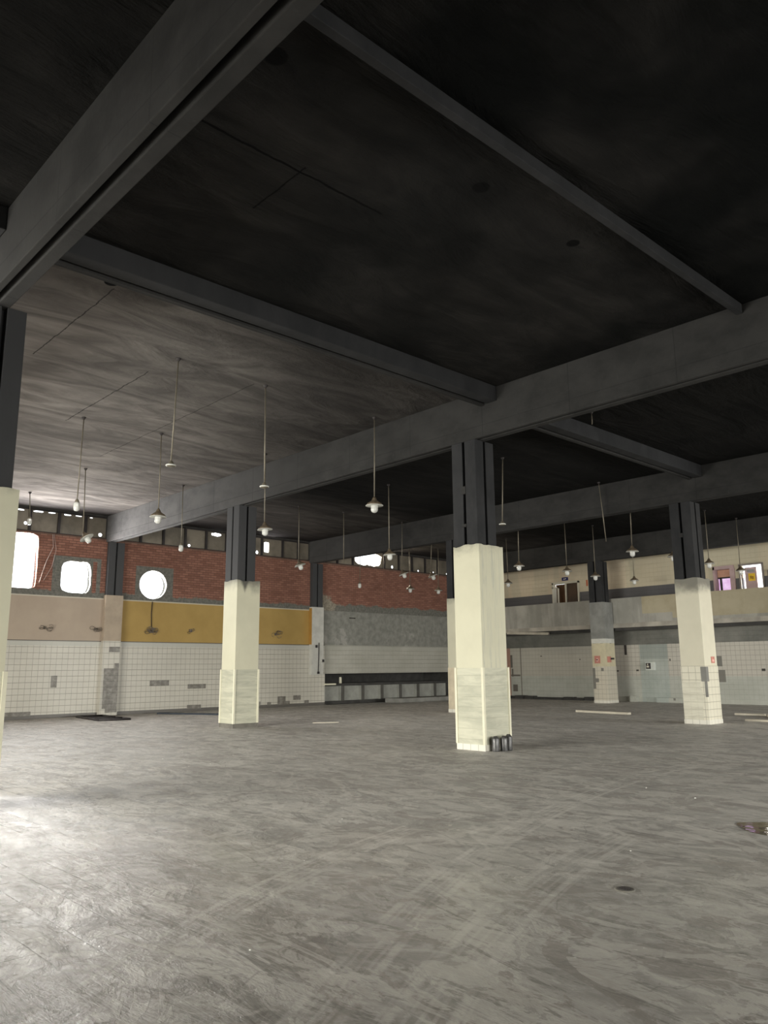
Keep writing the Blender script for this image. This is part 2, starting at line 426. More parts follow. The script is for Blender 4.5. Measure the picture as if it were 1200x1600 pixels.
def mat_brick():
    m = Mat('red_hollow_brick', 0.85, 0.2)
    j, jc = m.brick(m.y + 30, m.z + 10, 0.26, 0.092, 0.010, 0.5, 0.2)
    n = m.noise(1.2, 6, 0.65); f = m.noise(9, 5, 0.7)
    col = m.mix(jc, (0.23, 0.108, 0.078), (0.34, 0.165, 0.122))
    col = m.mix(n.ramp(0.45, 0.75) * 0.45, col, (0.21, 0.11, 0.085))
    col = m.mix(j * 0.75, col, (0.12, 0.07, 0.055))
    col = m.mix(f.ramp(0.66, 0.74) * 0.5, col, (0.06, 0.03, 0.025))
    rag = (m.noise(1.5, 6, 0.7) * 0.55 + 4.12 - m.z)
    low = rag.ramp(-0.03, 0.05) * (m.y.lt(22.3)) + (rag + 0.12).ramp(-0.03, 0.05) * m.y.gt(22.3)
    conc = m.mix(f.ramp(0.3, 0.7), (0.13, 0.128, 0.115), (0.22, 0.215, 0.19))
    patch = m.boxes(m.y, m.z, [(10.3, 12.05, 4.15, 5.62), (13.42, 14.98, 4.15, 5.5)])
    patch = patch * (1 - m.box(m.y, m.z, 11.75, 11.9, 4.2, 5.5))
    col = m.mix(low.mx(patch).clamp(), col, conc)
    rub = (m.noise(2.2, 6, 0.7) - (m.y - 22.4).abs() * 0.35 - (m.z - 4.45).abs() * 0.55).ramp(0.12, 0.25) * m.y.gt(22.2)
    col = m.mix(rub, col, m.mix(f.ramp(0.3, 0.7), (0.20, 0.17, 0.13), (0.42, 0.38, 0.31)))
    top = (m.z - 6.35).abs().lt(0.025)
    col = m.mix(top * 0.7, col, (0.13, 0.10, 0.08))
    m.color(col); m.bump(j * -0.6 + f * 0.4, 0.015)
    return m.m
MAT = {}
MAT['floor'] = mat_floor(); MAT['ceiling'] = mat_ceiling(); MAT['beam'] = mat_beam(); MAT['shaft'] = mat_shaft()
MAT['left_tiles'] = mat_tiles('white_square_wall_tiles', 'y', (0.60, 0.57, 0.50), 0.2, MISSING_LEFT, wall_bottom, -0.06)
MAT['paint'] = mat_paint(); MAT['brick'] = mat_brick()
MAT['dark'] = simple('sooty_plaster', (0.055, 0.053, 0.05), 0.2)
MAT['steel'] = simple('dark_window_steel', (0.035, 0.03, 0.03), 0.2, 5, 0.6)
MAT['pane'] = simple('smoke_stained_glazing', (0.19, 0.165, 0.13), 0.35, 0.9, 0.45, 0.4)
MAT['grey'] = simple('grey_plaster', (0.26, 0.255, 0.235), 0.2, 1.5, 0.85, 0.2, bump=0.02)
MAT['cream'] = mat_casing('cream_column_plaster', (0.60, 0.575, 0.44), 4.28, 0.0, 0.75)
MAT['cream2'] = mat_casing('cream_column_plaster_sooty_top', (0.60, 0.575, 0.44), 4.20, 5.0)
MAT['stone'] = mat_travertine()
MAT['trim'] = simple('ivory_corner_trim', (0.70, 0.67, 0.53), 0.05)
MAT['plinth_dark'] = simple('dark_grey_skirting', (0.16, 0.15, 0.13), 0.2, 4)
MAT['plinth_tile'] = mat_tiles('white_plinth_tiles', 'xy', (0.78, 0.75, 0.66), 0.2, None)

# ------------------------------------------------------------------ shell
X0, X1, Y0, Y1, ZC = 0.0, 38.0, -8.0, 33.5, 7.264
b = MB(); b.box(-2.4, X1 + .3, Y0 - .3, Y1 + .3, -0.25, 0.0); struct(b.build('floor', MAT['floor']), 'worn grey tiled concrete floor with tyre tracks')
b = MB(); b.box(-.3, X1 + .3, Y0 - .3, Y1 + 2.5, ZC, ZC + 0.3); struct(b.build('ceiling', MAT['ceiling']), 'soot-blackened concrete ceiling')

BAYS = [(3.35, 12.18), (12.92, 21.70), (22.42, 31.22)]
holes = [(8.55, 9.78, 4.36, 6.34, 'cut', 9, 0.02, 0.97), (10.55, 11.75, 4.26, 5.52, 'cut', 5, 0.05, 0.90), (13.52, 14.78, 4.20, 5.42, 'cut', 2, 0.02, 0.90)]
for a, c in BAYS: holes.append((a, c, 6.39, 7.22, 'rect'))
holes.append((22.64, 31.1, 0.0, 1.36, 'rect'))
def mi_left(u, v): return 0 if v < 2.64 else 1 if v < 4.185 else 2 if v < 6.39 else 3
b = MB()
sheet_with_holes(b, [Y0 - .3, 12.4, 22.3, Y1 + .3], [0, 2.64, 4.185, 6.39, ZC], holes, lambda u, v, d: (d, u, v), mi_left, 0.0, -0.28)
struct(b.build('wall_left', [MAT['left_tiles'], MAT['paint'], MAT['brick'], MAT['dark']]), 'tiled, painted and red brick side wall')

# deep recess under the far part of the left wall, with a low wall of niches
b = MB()
b.box(-2.2, -2.1, 22.5, 31.3, 0, 1.6); b.box(-2.2, -0.28, 22.4, 22.6, 0, 1.6); b.box(-2.2, -0.28, 31.12, 31.3, 0, 1.6); b.box(-2.2, -0.28, 22.4, 31.3, 1.4, 1.6)
struct(b.build('wall_recess', MAT['dark']), 'dark recess behind the low niche wall')
nich = root('niche_wall', (-0.45, 26.8, 0), 'low dark wall with a row of open pale niches under the grey plaster wall', 'low wall')
b = MB(); b.box(-0.95, -0.28, 22.62, 31.1, 0.0, 0.14); b.box(-0.95, -0.28, 22.62, 31.1, 0.80, 0.92); b.build('slab', MAT['dark'], nich)
yy = 22.62; k = 0
pale = simple('pale_niche_lining', (0.33, 0.33, 0.30), 0.12)
while yy < 31.0:
    b = MB(); b.box(-0.95, -0.28, yy, yy + 0.17, 0.14, 0.80); b.build('post', simple('dark_niche_post', (0.10, 0.095, 0.085)) if k == 0 else bpy.data.materials['dark_niche_post'], nich)
    if yy + 0.6 < 31.1:
        b = MB(); b.box(-0.50, -0.45, yy + 0.17, min(yy + 1.225, 31.09), 0.14, 0.80); b.box(-0.48, -0.30, yy + 1.205, yy + 1.225, 0.14, 0.80)
        b.build('niche_lining', pale, nich)
    yy += 1.235; k += 1
b = MB(); b.box(-0.30, 0.12, 22.60, 23.2, 0.86, 0.93); tag(b.build('shelf_slab', MAT['trim'], bevel=.01), 'short white slab lying on the near end of the low niche wall', 'slab')
b = MB(); b.box(-0.25, -0.17, 23.68, 23.76, 0.92, 1.16); b.lathe([(.05, 1.14), (.055, 1.17), (.05, 1.2)], 10, cx=-.21, cy=23.72); tag(b.build('standpipe', MAT['trim']), 'short pale pipe standing on the low niche wall', 'pipe')

# clerestory windows of the left wall
def clerestory(name, a, c, mull, breaches, label):
    e = bpy.data.objects.new(name, None); C.objects.link(e); e.location = (-0.12, (a + c) / 2, 6.39); struct(e, label)
    b = MB(); b.box(-0.16, -0.06, a, c, 6.385, 6.43); b.box(-0.16, -0.06, a, c, 7.17, 7.225)
    for yv in mull: b.box(-0.18, -0.03, yv - 0.045, yv + 0.045, 6.40, 7.2)
    b.build('window_frame', MAT['steel'], e)
    edges = [a] + list(mull) + [c]
    for p, q in zip(edges, edges[1:]):
        b = MB(); p_, q_ = p + .045 if p != a else p, q - .045 if q != c else q
        hs = [h for h in breaches if p_ < (h[0] + h[1]) / 2 < q_]
        hs = [(max(h[0], p_ + .01), min(h[1], q_ - .01), h[2], h[3]) + h[4:] for h in hs]
        sheet_with_holes(b, [p_, q_], [6.43, 7.17], hs, lambda u, v, d: (d, u, v), lambda u, v: 0, -0.10, -0.112)
        b.build('glass_pane', MAT['pane'], e)
gap = [(9.22, 9.36, 6.60, 6.74, 'cut', 2, .2, .8), (11.9, 12.06, 6.46, 6.62, 'cut', 2, .2, .85), (8.62, 9.32, 7.09, 7.165, 'cut', 3, 0.5, 0.7), (9.5, 9.95, 7.10, 7.168, 'cut', 3, 0.6, 0.8), (10.0, 10.32, 7.11, 7.168, 'cut', 3, 0.6, 0.75), (10.55, 10.9, 7.10, 7.168, 'cut', 3, 0.6, 0.75), (10.98, 11.3, 7.12, 7.168, 'cut', 3, 0.6, 0.75), (11.5, 11.7, 7.11, 7.165, 'cut', 2, .3, .6)]
clerestory('window_1', BAYS[0][0], BAYS[0][1], [4.4, 5.4, 6.4, 7.4, 8.4, 9.42, 10.43, 11.4], gap, 'dusty clerestory strip above the square window openings')
clerestory('window_2', BAYS[1][0], BAYS[1][1], [13.57, 14.52, 15.47, 16.42, 17.37, 18.32, 19.15, 20.25, 21.1],
           [(15.6, 15.74, 6.44, 6.58, 'cut', 2, .2, .85), (18.86, 19.0, 6.45, 6.62, 'cut', 2, .2, .9), (16.62, 17.2, 7.0, 7.165, 'cut', 2, 0.4, 0.85), (19.2, 19.62, 6.44, 7.165, 'cut', 8, 0.06, 0.62)], 'dusty clerestory strip above the round window')
clerestory('window_3', BAYS[2][0], BAYS[2][1], [23.4, 24.35, 26.4, 27.4, 28.35, 29.3, 30.25],
           [(26.9, 27.05, 6.46, 6.62, 'cut', 2, .2, .9), (28.78, 28.88, 6.44, 6.54, 'cut', 2, .2, .85), (29.9, 30.0, 6.44, 6.54, 'cut', 2, .2, .85), (30.94, 31.04, 6.44, 6.54, 'cut', 2, .2, .85), (24.45, 26.34, 6.435, 7.165, 'cut', 4, 0.20, 0.86)], 'dusty clerestory strip with a big broken pane')

# far wall under and above the gallery
def back_extra(m, col, u):
    n = m.noise(0.9, 5, 0.65)
    col = m.mix(u.lt(7.6) * m.z.gt(1.14) * 0.6, col, m.mix(n.ramp(.3, .7), (0.43, 0.405, 0.345), (0.50, 0.475, 0.41)))
    low = m.z.lt(1.14)
    col = m.mix(low * 0.85, col, m.mix(n.ramp(0.3, 0.7), (0.40, 0.41, 0.36), (0.50, 0.51, 0.46)))
    blue = m.box(u, m.z, 9.42, 10.78, -1, 2.56)
    col = m.mix(blue * 0.75, col, m.mix(n.ramp(0.3, 0.7), (0.34, 0.385, 0.36), (0.43, 0.47, 0.44)))
    col = m.mix(m.box(u, m.z, 9.45, 10.78, 1.9, 2.56) * 0.5, col, (0.24, 0.27, 0.25))
    col = m.mix(u.lt(1.98), col, (0.42, 0.25, 0.19))
    col = m.mix(m.boxes(u, m.z, [(1.98, 2.12, 1.55, 2.2), (2.0, 2.6, 1.12, 1.2), (2.05, 2.15, 1.1, 1.5), (2.1, 2.4, .35, .7)]), col, (0.15, 0.135, 0.115))
    col = m.mix((u - 2.66).abs().lt(0.03), col, (0.2, 0.18, 0.15))
    dk = m.boxes(u, m.z, [(8.65, 8.78, 2.1, 2.56), (9.2, 9.32, 1.36, 1.43), (8.2, 8.3, 1.34, 1.4), (10.85, 10.9, 1.8, 1.9), (14.8, 14.95, 1.35, 1.45), (7.6, 7.66, 1.9, 1.94), (6.2, 6.26, 1.9, 1.95), (3.9, 4.0, 2.1, 2.14)])
    col = m.mix(dk, col, (0.045, 0.04, 0.035))
    mis = m.boxes(u, m.z, [(12.95, 13.2, 1.55, 1.98), (12.95, 13.3, 0.9, 1.4), (11.0, 11.1, .1, .2)])
    col = m.mix(mis, col, (0.20, 0.19, 0.165))
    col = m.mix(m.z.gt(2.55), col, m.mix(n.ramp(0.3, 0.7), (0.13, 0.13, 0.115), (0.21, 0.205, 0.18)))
    up = m.z.gt(3.5)
    wallc = m.mix(n.ramp(0.3, 0.7), (0.66, 0.55, 0.40), (0.74, 0.63, 0.47))
    grn = m.noise(1.0, 3, off=2, stretch=(1, 1, .2)).ramp(0.5, 0.6)
    wallc = m.mix(u.gt(9.0) * 0.55, wallc, (0.56, 0.51, 0.37))
    wallc = m.mix(grn * 0.25, wallc, (0.42, 0.42, 0.32))
    wallc = m.mix(m.box(u, m.z, 6.82, 6.92, 5.45, 5.75), wallc, (0.5, 0.12, 0.05))
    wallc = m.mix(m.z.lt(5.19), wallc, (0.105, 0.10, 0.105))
    col = m.mix(up, col, wallc)
    return col
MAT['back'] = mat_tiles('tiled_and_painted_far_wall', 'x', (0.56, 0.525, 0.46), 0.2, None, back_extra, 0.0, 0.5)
dholes = [(4.88, 6.42, 3.5, 5.74, 'rect'), (13.20, 14.08, 3.5, 5.74, 'rect'), (14.35, 15.22, 3.5, 5.72, 'rect'), (15.42, 16.3, 3.5, 5.4, 'rect')]
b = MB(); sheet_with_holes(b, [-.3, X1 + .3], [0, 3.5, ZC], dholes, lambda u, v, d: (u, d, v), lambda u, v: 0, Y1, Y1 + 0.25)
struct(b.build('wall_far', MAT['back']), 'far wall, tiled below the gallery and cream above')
# walls behind and to the right of the viewer with assumed light openings
MAT['plain'] = simple('grimy_cream_wall', (0.45, 0.42, 0.33), 0.2, 1.0)
b = MB(); sheet_with_holes(b, [-.3, X1 + .3], [0, ZC], [(9.0, 21.0, 0.2, 3.6, 'rect')], lambda u, v, d: (u, d, v), lambda u, v: 0, Y0, Y0 - .3)
struct(b.build('wall_near', MAT['plain']))
b = MB(); sheet_with_holes(b, [Y0, Y1], [0, ZC], [(3.5, 14.5, 0.2, 3.6, 'rect'), (20.5, 29.5, 0.2, 3.6, 'rect')], lambda u, v, d: (d, u, v), lambda u, v: 0, X1, X1 + .3)
struct(b.build('wall_right', MAT['plain']))

# gallery (mezzanine) along the far wall
def mat_parapet():
    m = Mat('patched_gallery_render', 0.8, 0.2)
    n = m.noise(0.8, 6, 0.65); v = m.noise(1.0, 4, 0.6, (1.2, 1, 0.15), 0.2, 3)
    col = m.mix(n.ramp(0.3, 0.7), (0.31, 0.30, 0.265), (0.43, 0.41, 0.37))
    col = m.mix(v.ramp(0.5, 0.6) * 0.35, col, (0.20, 0.20, 0.175))
    col = m.mix(m.x.gt(10.5) * m.z.gt(3.6) * (1 - m.box(m.x, m.z, 10.1, 11.9, 3.3, 3.85)) * 0.8, col, m.mix(n.ramp(0.3, 0.7), (0.38, 0.32, 0.20), (0.46, 0.40, 0.27)))
    m.color(col); m.bump(n, 0.02)
    return m.m
gal = root('gallery', (19, 32.6, 3.28), 'long grey and ochre rendered gallery balcony running along the far wall', 'balcony')
MP = mat_parapet()
b = MB(); b.box(0.30, X1 - .02, 32.05, 32.2, 3.45, 4.60); b.build('parapet', MP, gal)
b = MB(); b.box(0.30, X1 - .02, 31.995, Y1 - .01, 3.28, 3.47); b.build('slab', simple('pale_slab_edge', (0.40, 0.37, 0.32), 0.25, 1.2), gal)
b = MB(); b.box(0.30, X1 - .02, 32.15, 32.35, 3.15, 3.28); b.build('edge_beam', MAT['dark'], gal)
b = MB(); b.box(3.1, 5.6, 31.86, 31.98, 3.15, 3.27, rot=Matrix.Rotation(0.045, 3, 'Y')); tag(b.build('loose_plank', simple('bare_timber', (0.45, 0.41, 0.34)), bevel=.01), 'long pale plank hanging loose under the gallery edge', 'plank')

# gallery doors
white = simple('white_door_paint', (0.62, 0.58, 0.48), 0.06)
brown = simple('dark_brown_door_panel', (0.055, 0.028, 0.014), 0.3, 2.0, 0.5)
e = bpy.data.objects.new('door_1', None); C.objects.link(e); e.location = (5.65, 33.5, 3.5); struct(e, 'brown double door in a white frame on the gallery')
b = MB(); b.box(4.86, 4.95, 33.42, 33.6, 3.5, 5.74); b.box(6.36, 6.44, 33.42, 33.6, 3.5, 5.74); b.box(4.86, 6.44, 33.42, 33.6, 5.66, 5.76); b.box(5.62, 5.70, 33.44, 33.56, 3.5, 5.66); b.build('door_frame', white, e)
b = MB(); b.box(5.70, 6.36, 33.5, 33.54, 3.5, 5.66); b.box(5.78, 6.28, 33.485, 33.5, 3.7, 5.5); b.build('door_leaf', brown, e)
b = MB(); b.box(4.95, 5.62, 33.66, 33.7, 3.5, 5.66); b.build('inner_panel', simple('red_brown_panel', (0.075, 0.035, 0.015), .2), e)
b = MB(); b.box(5.02, 5.08, 33.2, 33.5, 3.5, 5.5); b.box(5.34, 5.40, 33.2, 33.26, 3.5, 5.5); b.box(5.02, 5.40, 33.2, 33.26, 5.44, 5.5); b.build('open_leaf_frame', white, e)
b = MB(); b.box(5.46, 5.80, 33.45, 33.49, 5.82, 5.98, rot=Matrix.Rotation(0.0, 3, 'Y'))
sgn = b.build('door_sign', simple('blue_sign_enamel', (0.02, 0.02, 0.12), 0.1)); tag(sgn, 'small blue rectangular sign above the brown gallery door', 'sign')
b = MB(); b.box(5.56, 5.64, 33.442, 33.45, 5.87, 5.92); b.box(5.66, 5.72, 33.442, 33.45, 5.88, 5.93); b.build('sign_lettering', white, sgn)

def mat_pink():
    m = Mat('magenta_lit_glazing', 0.4, 0.2)
    n = m.noise(3.0, 4)
    e = m.t.nodes.new('ShaderNodeEmission'); m.t.links.new(m.mix(n.ramp(.3, .7), (0.66, 0.36, 0.66), (0.9, 0.66, 0.92)), e.inputs[0]); e.inputs[1].default_value = 1.0
    out = m.t.nodes['Material Output']; m.t.links.new(e.outputs[0], out.inputs[0])
    return m.m
pinkw = simple('pinkish_plaster', (0.45, 0.33, 0.33), 0.1)
e = bpy.data.objects.new('door_2', None); C.objects.link(e); e.location = (13.64, 33.5, 3.5); struct(e, 'open gallery doorway with a magenta lit pane behind')
b = MB(); b.box(13.18, 13.26, 33.40, 33.75, 3.5, 5.74); b.box(13.18, 14.08, 33.40, 33.75, 5.62, 5.76); b.box(13.9, 14.1, 33.42, 33.75, 3.5, 5.62); b.build('door_frame', pinkw, e)
b = MB(); b.box(13.22, 13.92, 33.70, 33.74, 5.30, 5.62); b.build('transom_panel', simple('salmon_panel', (0.62, 0.36, 0.26), .1), e)
b = MB(); b.box(13.22, 13.9, 33.68, 33.74, 5.25, 5.31); b.box(13.34, 13.42, 33.68, 33.74, 3.5, 5.28); b.build('pane_frame', MAT['steel'], e)
b = MB(); b.box(13.22, 13.9, 33.76, 33.78, 3.5, 5.28); b.build('lit_pane', mat_pink(), e)
e = bpy.data.objects.new('door_3', None); C.objects.link(e); e.location = (14.8, 33.5, 3.5); struct(e, 'half open gallery door against bright daylight')
b = MB(); b.box(14.28, 14.35, 33.42, 33.6, 3.5, 5.72); b.box(14.28, 15.28, 33.42, 33.6, 5.70, 5.76); b.box(15.22, 15.28, 33.42, 33.6, 3.5, 5.72); b.build('door_frame', simple('grey_door_frame', (0.25, 0.22, 0.2)), e)
b = MB(); b.box(14.52, 15.0, 33.46, 33.50, 3.5, 5.6); b.build('door_leaf', pinkw, e)
b = MB(); b.box(14.66, 14.93, 33.44, 33.455, 5.03, 5.34); yl = b.build('warning_sign', simple('yellow_sign', (0.75, 0.50, 0.05), .08)); tag(yl, 'square yellow sign stuck on the half open gallery door', 'sign')
b = MB(); b.box(14.73, 14.79, 33.432, 33.44, 5.12, 5.24); b.box(14.80, 14.87, 33.432, 33.44, 5.10, 5.22); b.build('sign_lettering', simple('brown_ink', (0.35, 0.2, 0.03)), yl)
b = MB(); b.box(14.62, 14.9, 33.44, 33.455, 5.40, 5.52); tag(b.build('notice', simple('grey_notice', (0.28, 0.27, 0.27))), 'small grey notice above the yellow sign on the gallery door', 'sign')
b = MB(); b.box(15.44, 15.55, 33.42, 33.6, 3.5, 5.42); b.box(15.55, 16.3, 33.55, 33.6, 3.5, 5.4)
struct(b.build('door_4', MAT['plinth_dark']), 'dark gallery door at the right edge')

# ------------------------------------------------------------------ beams
def soot_beam(y, label, z0=6.277, x0=0.0, x1=37.95):
    t = root('concrete_beam', ((x0 + x1) / 2, y + .3, z0), label, 'beam', 'long cross beams under the ceiling')
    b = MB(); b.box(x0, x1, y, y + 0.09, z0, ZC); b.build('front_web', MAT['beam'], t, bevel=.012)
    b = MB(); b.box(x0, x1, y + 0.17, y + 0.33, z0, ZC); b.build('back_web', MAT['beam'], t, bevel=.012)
    return t
YB = {'A': 2.655, 'B': 12.185, 'C': 21.705, 'D': 31.24}
soot_beam(YB['A'], 'massive grey concrete beam crossing the upper left corner overhead')
soot_beam(YB['B'], 'long grey concrete beam carried by the two nearest cream columns')
soot_beam(YB['C'], 'second grey beam, carried by the stained cream column on the right')
soot_beam(YB['D'], 'farthest dark beam, spanning above the gallery parapet')
def tie(x, y0, y1, z0, label, w_=0.30, slot=True):
    t = root('tie_beam', (x - w_ / 2, (y0 + y1) / 2, z0), label, 'beam')
    b = MB(); b.box(x - w_ * 0.62, x, y0, y1, z0, ZC); b.build('web', MAT['shaft'], t, bevel=.01)
    if slot:
        b = MB(); b.box(x - w_, x - w_ * 0.78, y0, y1, z0 - .02, ZC); b.build('edge_strip', MAT['beam'], t)
tie(18.58, YB['A'] + .34, YB['B'] - 0.005, 6.95, 'dark tie beam between the overhead beam and the nearest cream column', 0.42)
tie(18.40, YB['B'] + .34, YB['C'] - 0.005, 6.92, 'dark tie beam running back to the stained cream column', 0.42)
tie(18.58, Y0, YB['A'] - .005, 6.95, 'dark tie beam stub in front of the overhead beam, upper left', 0.42)
tie(23.60, YB['A'] + .34, YB['B'] - 0.005, 7.10, 'slender rib under the ceiling at the upper right', 0.16, False)

# ------------------------------------------------------------------ columns
def grooved(cx, cy, hx, hy, gw, gd):
    P = []
    P += [(cx - hx, cy - hy), (cx - gw, cy - hy), (cx - gw, cy - hy + gd), (cx + gw, cy - hy + gd), (cx + gw, cy - hy)]
    P += [(cx + hx, cy - hy), (cx + hx, cy - gw), (cx + hx - gd, cy - gw), (cx + hx - gd, cy + gw), (cx + hx, cy + gw)]
    P += [(cx + hx, cy + hy), (cx + gw, cy + hy), (cx + gw, cy + hy - gd), (cx - gw, cy + hy - gd), (cx - gw, cy + hy)]
    P += [(cx - hx, cy + hy), (cx - hx, cy + gw), (cx - hx + gd, cy + gw), (cx - hx + gd, cy - gw), (cx - hx, cy - gw)]
    return P
def ragged_top(b, hx, hy, cx, cy, z0, z1, amp, seed):
    """box whose upper edge is slightly uneven"""
    ring = []; n = 10
    for i in range(n): ring.append((cx - hx + 2 * hx * i / n, cy - hy))
    for i in range(n): ring.append((cx + hx, cy - hy + 2 * hy * i / n))
    for i in range(n): ring.append((cx + hx - 2 * hx * i / n, cy + hy))
    for i in range(n): ring.append((cx - hx, cy + hy - 2 * hy * i / n))
    lo = [b.b.verts.new((x, y, z0)) for x, y in ring]
    hi = [b.b.verts.new((x, y, z1 + (amp * mnoise.noise(Vector((x * 4, y * 4, seed))) if (i % n) else 0))) for i, (x, y) in enumerate(ring)]
    N = len(ring)
    for i in range(N): b.b.faces.new((lo[i], lo[(i + 1) % N], hi[(i + 1) % N], hi[i]))
    b.b.faces.new(lo[::-1]); c = b.b.verts.new((cx, cy, z1))
    for i in range(N): b.b.faces.new((hi[i], hi[(i + 1) % N], c))
HX, HY = 0.345, 0.385
def column(cx, cy, label, casing, dado, plinth, ztop=4.07, zd=1.585, gw=0.035, collars=(), trims=True, hx=HX, dhy=0.30, seed=1.0, HY=HY):
    t = root('concrete_column', (cx, cy, 0), label, 'column', 'free standing columns of the hall')
    dy = cy - HY + 0.02 + dhy
    b = MB(); b.prism(grooved(cx - 0.02, dy, hx - 0.02, dhy, gw, 0.13), ztop - 0.05, 6.277); sh = b.build('shaft', MAT['shaft'], t, bevel=.008)
    for z_, h_ in collars:
        b = MB(); b.box(cx - .02 - gw * 2.2, cx - .02 + gw * 1.2, dy - dhy - .015, dy - dhy + .06, z_, z_ + h_); b.build('bracket', MAT['beam'], sh)
    b = MB(); ragged_top(b, hx, HY, cx, cy, zd, ztop, 0.05, seed); b.build('casing', casing, t)
    b = MB(); b.box(cx - hx - .012, cx + hx + .012, cy - HY - .012, cy + HY + .012, 0.12, zd); dd = b.build('dado', dado, t)
    if trims:
        for sx in (-1, 1):
            for sy in (-1, 1):
                if sx < 0 and sy > 0: continue
                x, y = cx + sx * (hx + .005), cy + sy * (HY + .005)
                b = MB(); b.box(x - .026, x + .026, y - .026, y + .026, 0.12, zd + .005); b.build('corner_trim', MAT['trim'], dd)
    b = MB(); b.box(cx - hx - .02, cx + hx + .02, cy - HY - .02, cy + HY + .02, 0, 0.12); b.build('plinth', plinth, t)
    return t
column(8.724, 12.55, 'cream cased column with dark plinth standing before the ochre wall', MAT['cream2'], MAT['stone'], MAT['plinth_dark'], 4.10, seed=2.0)
column(17.66, 12.55, 'large cream column in the centre with three small cans at its foot', MAT['cream'], MAT['stone'], MAT['plinth_tile'], 4.06, collars=((5.15, .16), (4.45, .06)), seed=4.0)
column(8.724, 22.07, 'cream column mostly hidden behind the large central column', MAT['cream2'], simple('beige_dado_paint', (0.62, 0.54, 0.40), .1), MAT['plinth_tile'], 4.10, trims=False, seed=6.0)
def c2_extra(m, col, u):
    col = m.mix(m.z.gt(1.57), col, (0.45, 0.42, 0.33))
    n = m.noise(1.0, 6, 0.65, (1.2, 1.2, 7.0), 0.7)
    band = m.mix(n.ramp(.3, .7), (0.56, 0.53, 0.43), (0.70, 0.67, 0.55))
    k = m.z.lt(1.16) * (m.y.lt(21.69)) * (m.x - (m.noise(2, 3) * .3)).lt(17.72)
    return m.mix(k, col, band)
MAT['c2t'] = mat_tiles('patchy_cream_column_tiles', 'xy', (0.74, 0.70, 0.57), 0.2, None, c2_extra)
column(17.66, 22.07, 'smoke stained cream column on the right with broken tile dado', mat_casing('stained_cream_plaster', (0.68, 0.64, 0.51), 3.95, 9.0), MAT['c2t'], MAT['plinth_tile'], 4.05, trims=False, collars=((5.25, .12),), seed=8.0)
b = MB(); b.box(17.88, 18.04, 21.665, 21.672, 1.16, 1.56); b.box(18.018, 18.024, 21.68, 21.84, 1.16, 1.56); b.box(17.97, 18.05, 21.663, 21.669, .74, 1.16)
b2 = b
cols = [o for o in C.objects if o.name.startswith('concrete_column')]
b2.build('bare_patch', MAT['grey'], cols[3])
def d_extra(m, col, u): return m.mix(m.boxes(m.x, m.z, [(8.3, 8.50, 0.62, 1.52), (8.5, 8.66, .9, 1.07), (8.8, 8.93, 1.38, 1.52)]) * m.y.lt(31.3), col, (0.20, 0.19, 0.165))
dcol = column(8.724, 31.60, 'grey and cream column against the gallery with red painted squares', simple('cream_paint', (0.60, 0.54, 0.38), .08), mat_tiles('white_column_tiles', 'xy', (0.62, 0.57, 0.47), 0.2, None, d_extra), MAT['plinth_tile'], 2.60, trims=False, seed=3.0)
for ch in dcol.children:
    if ch.name.startswith('shaft'): pass
b = MB(); b.box(8.724 - HX - .005, 8.724 + HX + .005, 31.60 - HY - .005, 31.60 + HY, 2.80, 4.42); b.build('render_coat', simple('grey_column_render', (0.25, 0.25, 0.235), .15, 2.5, bump=.02), dcol)
b = MB(); b.box(8.724 - HX - .003, 8.724 + HX + .003, 31.60 - HY - .003, 31.60 + HY, 2.60, 2.80); b.build('white_band', simple('white_distemper', (0.62, 0.61, 0.56), .1), dcol)
def redsign(pts, loc, label):
    b = MB(); b.box(*pts); o = b.build('painted_sign', simple('faded_red_paint', (0.55, 0.24, 0.19), .12)); tag(o, label, 'sign'); return o
o = redsign((8.50, 8.78, 31.19, 31.205, 1.72, 2.05), None, 'faded red square sign on the front of the gallery column')
b = MB(); b.box(8.60, 8.68, 31.18, 31.19, 1.80, 1.95); b.box(8.60, 8.72, 31.18, 31.19, 1.86, 1.90); b.build('sign_symbol', simple('pale_pink_paint', (0.75, 0.45, 0.4)), o)
o = redsign((9.08, 9.095, 31.30, 31.60, 1.76, 2.02), None, 'faded red square sign on the side of the gallery column')
b = MB(); b.box(9.09, 9.16, 31.55, 31.75, 1.88, 1.96); b.build('hook', MAT['steel'], o)
o = redsign((18.005, 18.02, 22.10, 22.30, 1.66, 1.84), None, 'small red sign on the side of the stained cream column')
b = MB(); b.box(18.02, 18.026, 22.15, 22.25, 1.70, 1.76); b.build('sign_symbol', bpy.data.materials['pale_pink_paint'], o)

# near left column at the frame edge (carries the overhead beam)
column(17.57, 2.95, 'bright cream column cut off by the left edge of the photo', MAT['cream2'], MAT['stone'], MAT['plinth_tile'], 3.86, zd=1.585, hx=0.34, dhy=.28, seed=5.0, HY=0.33)

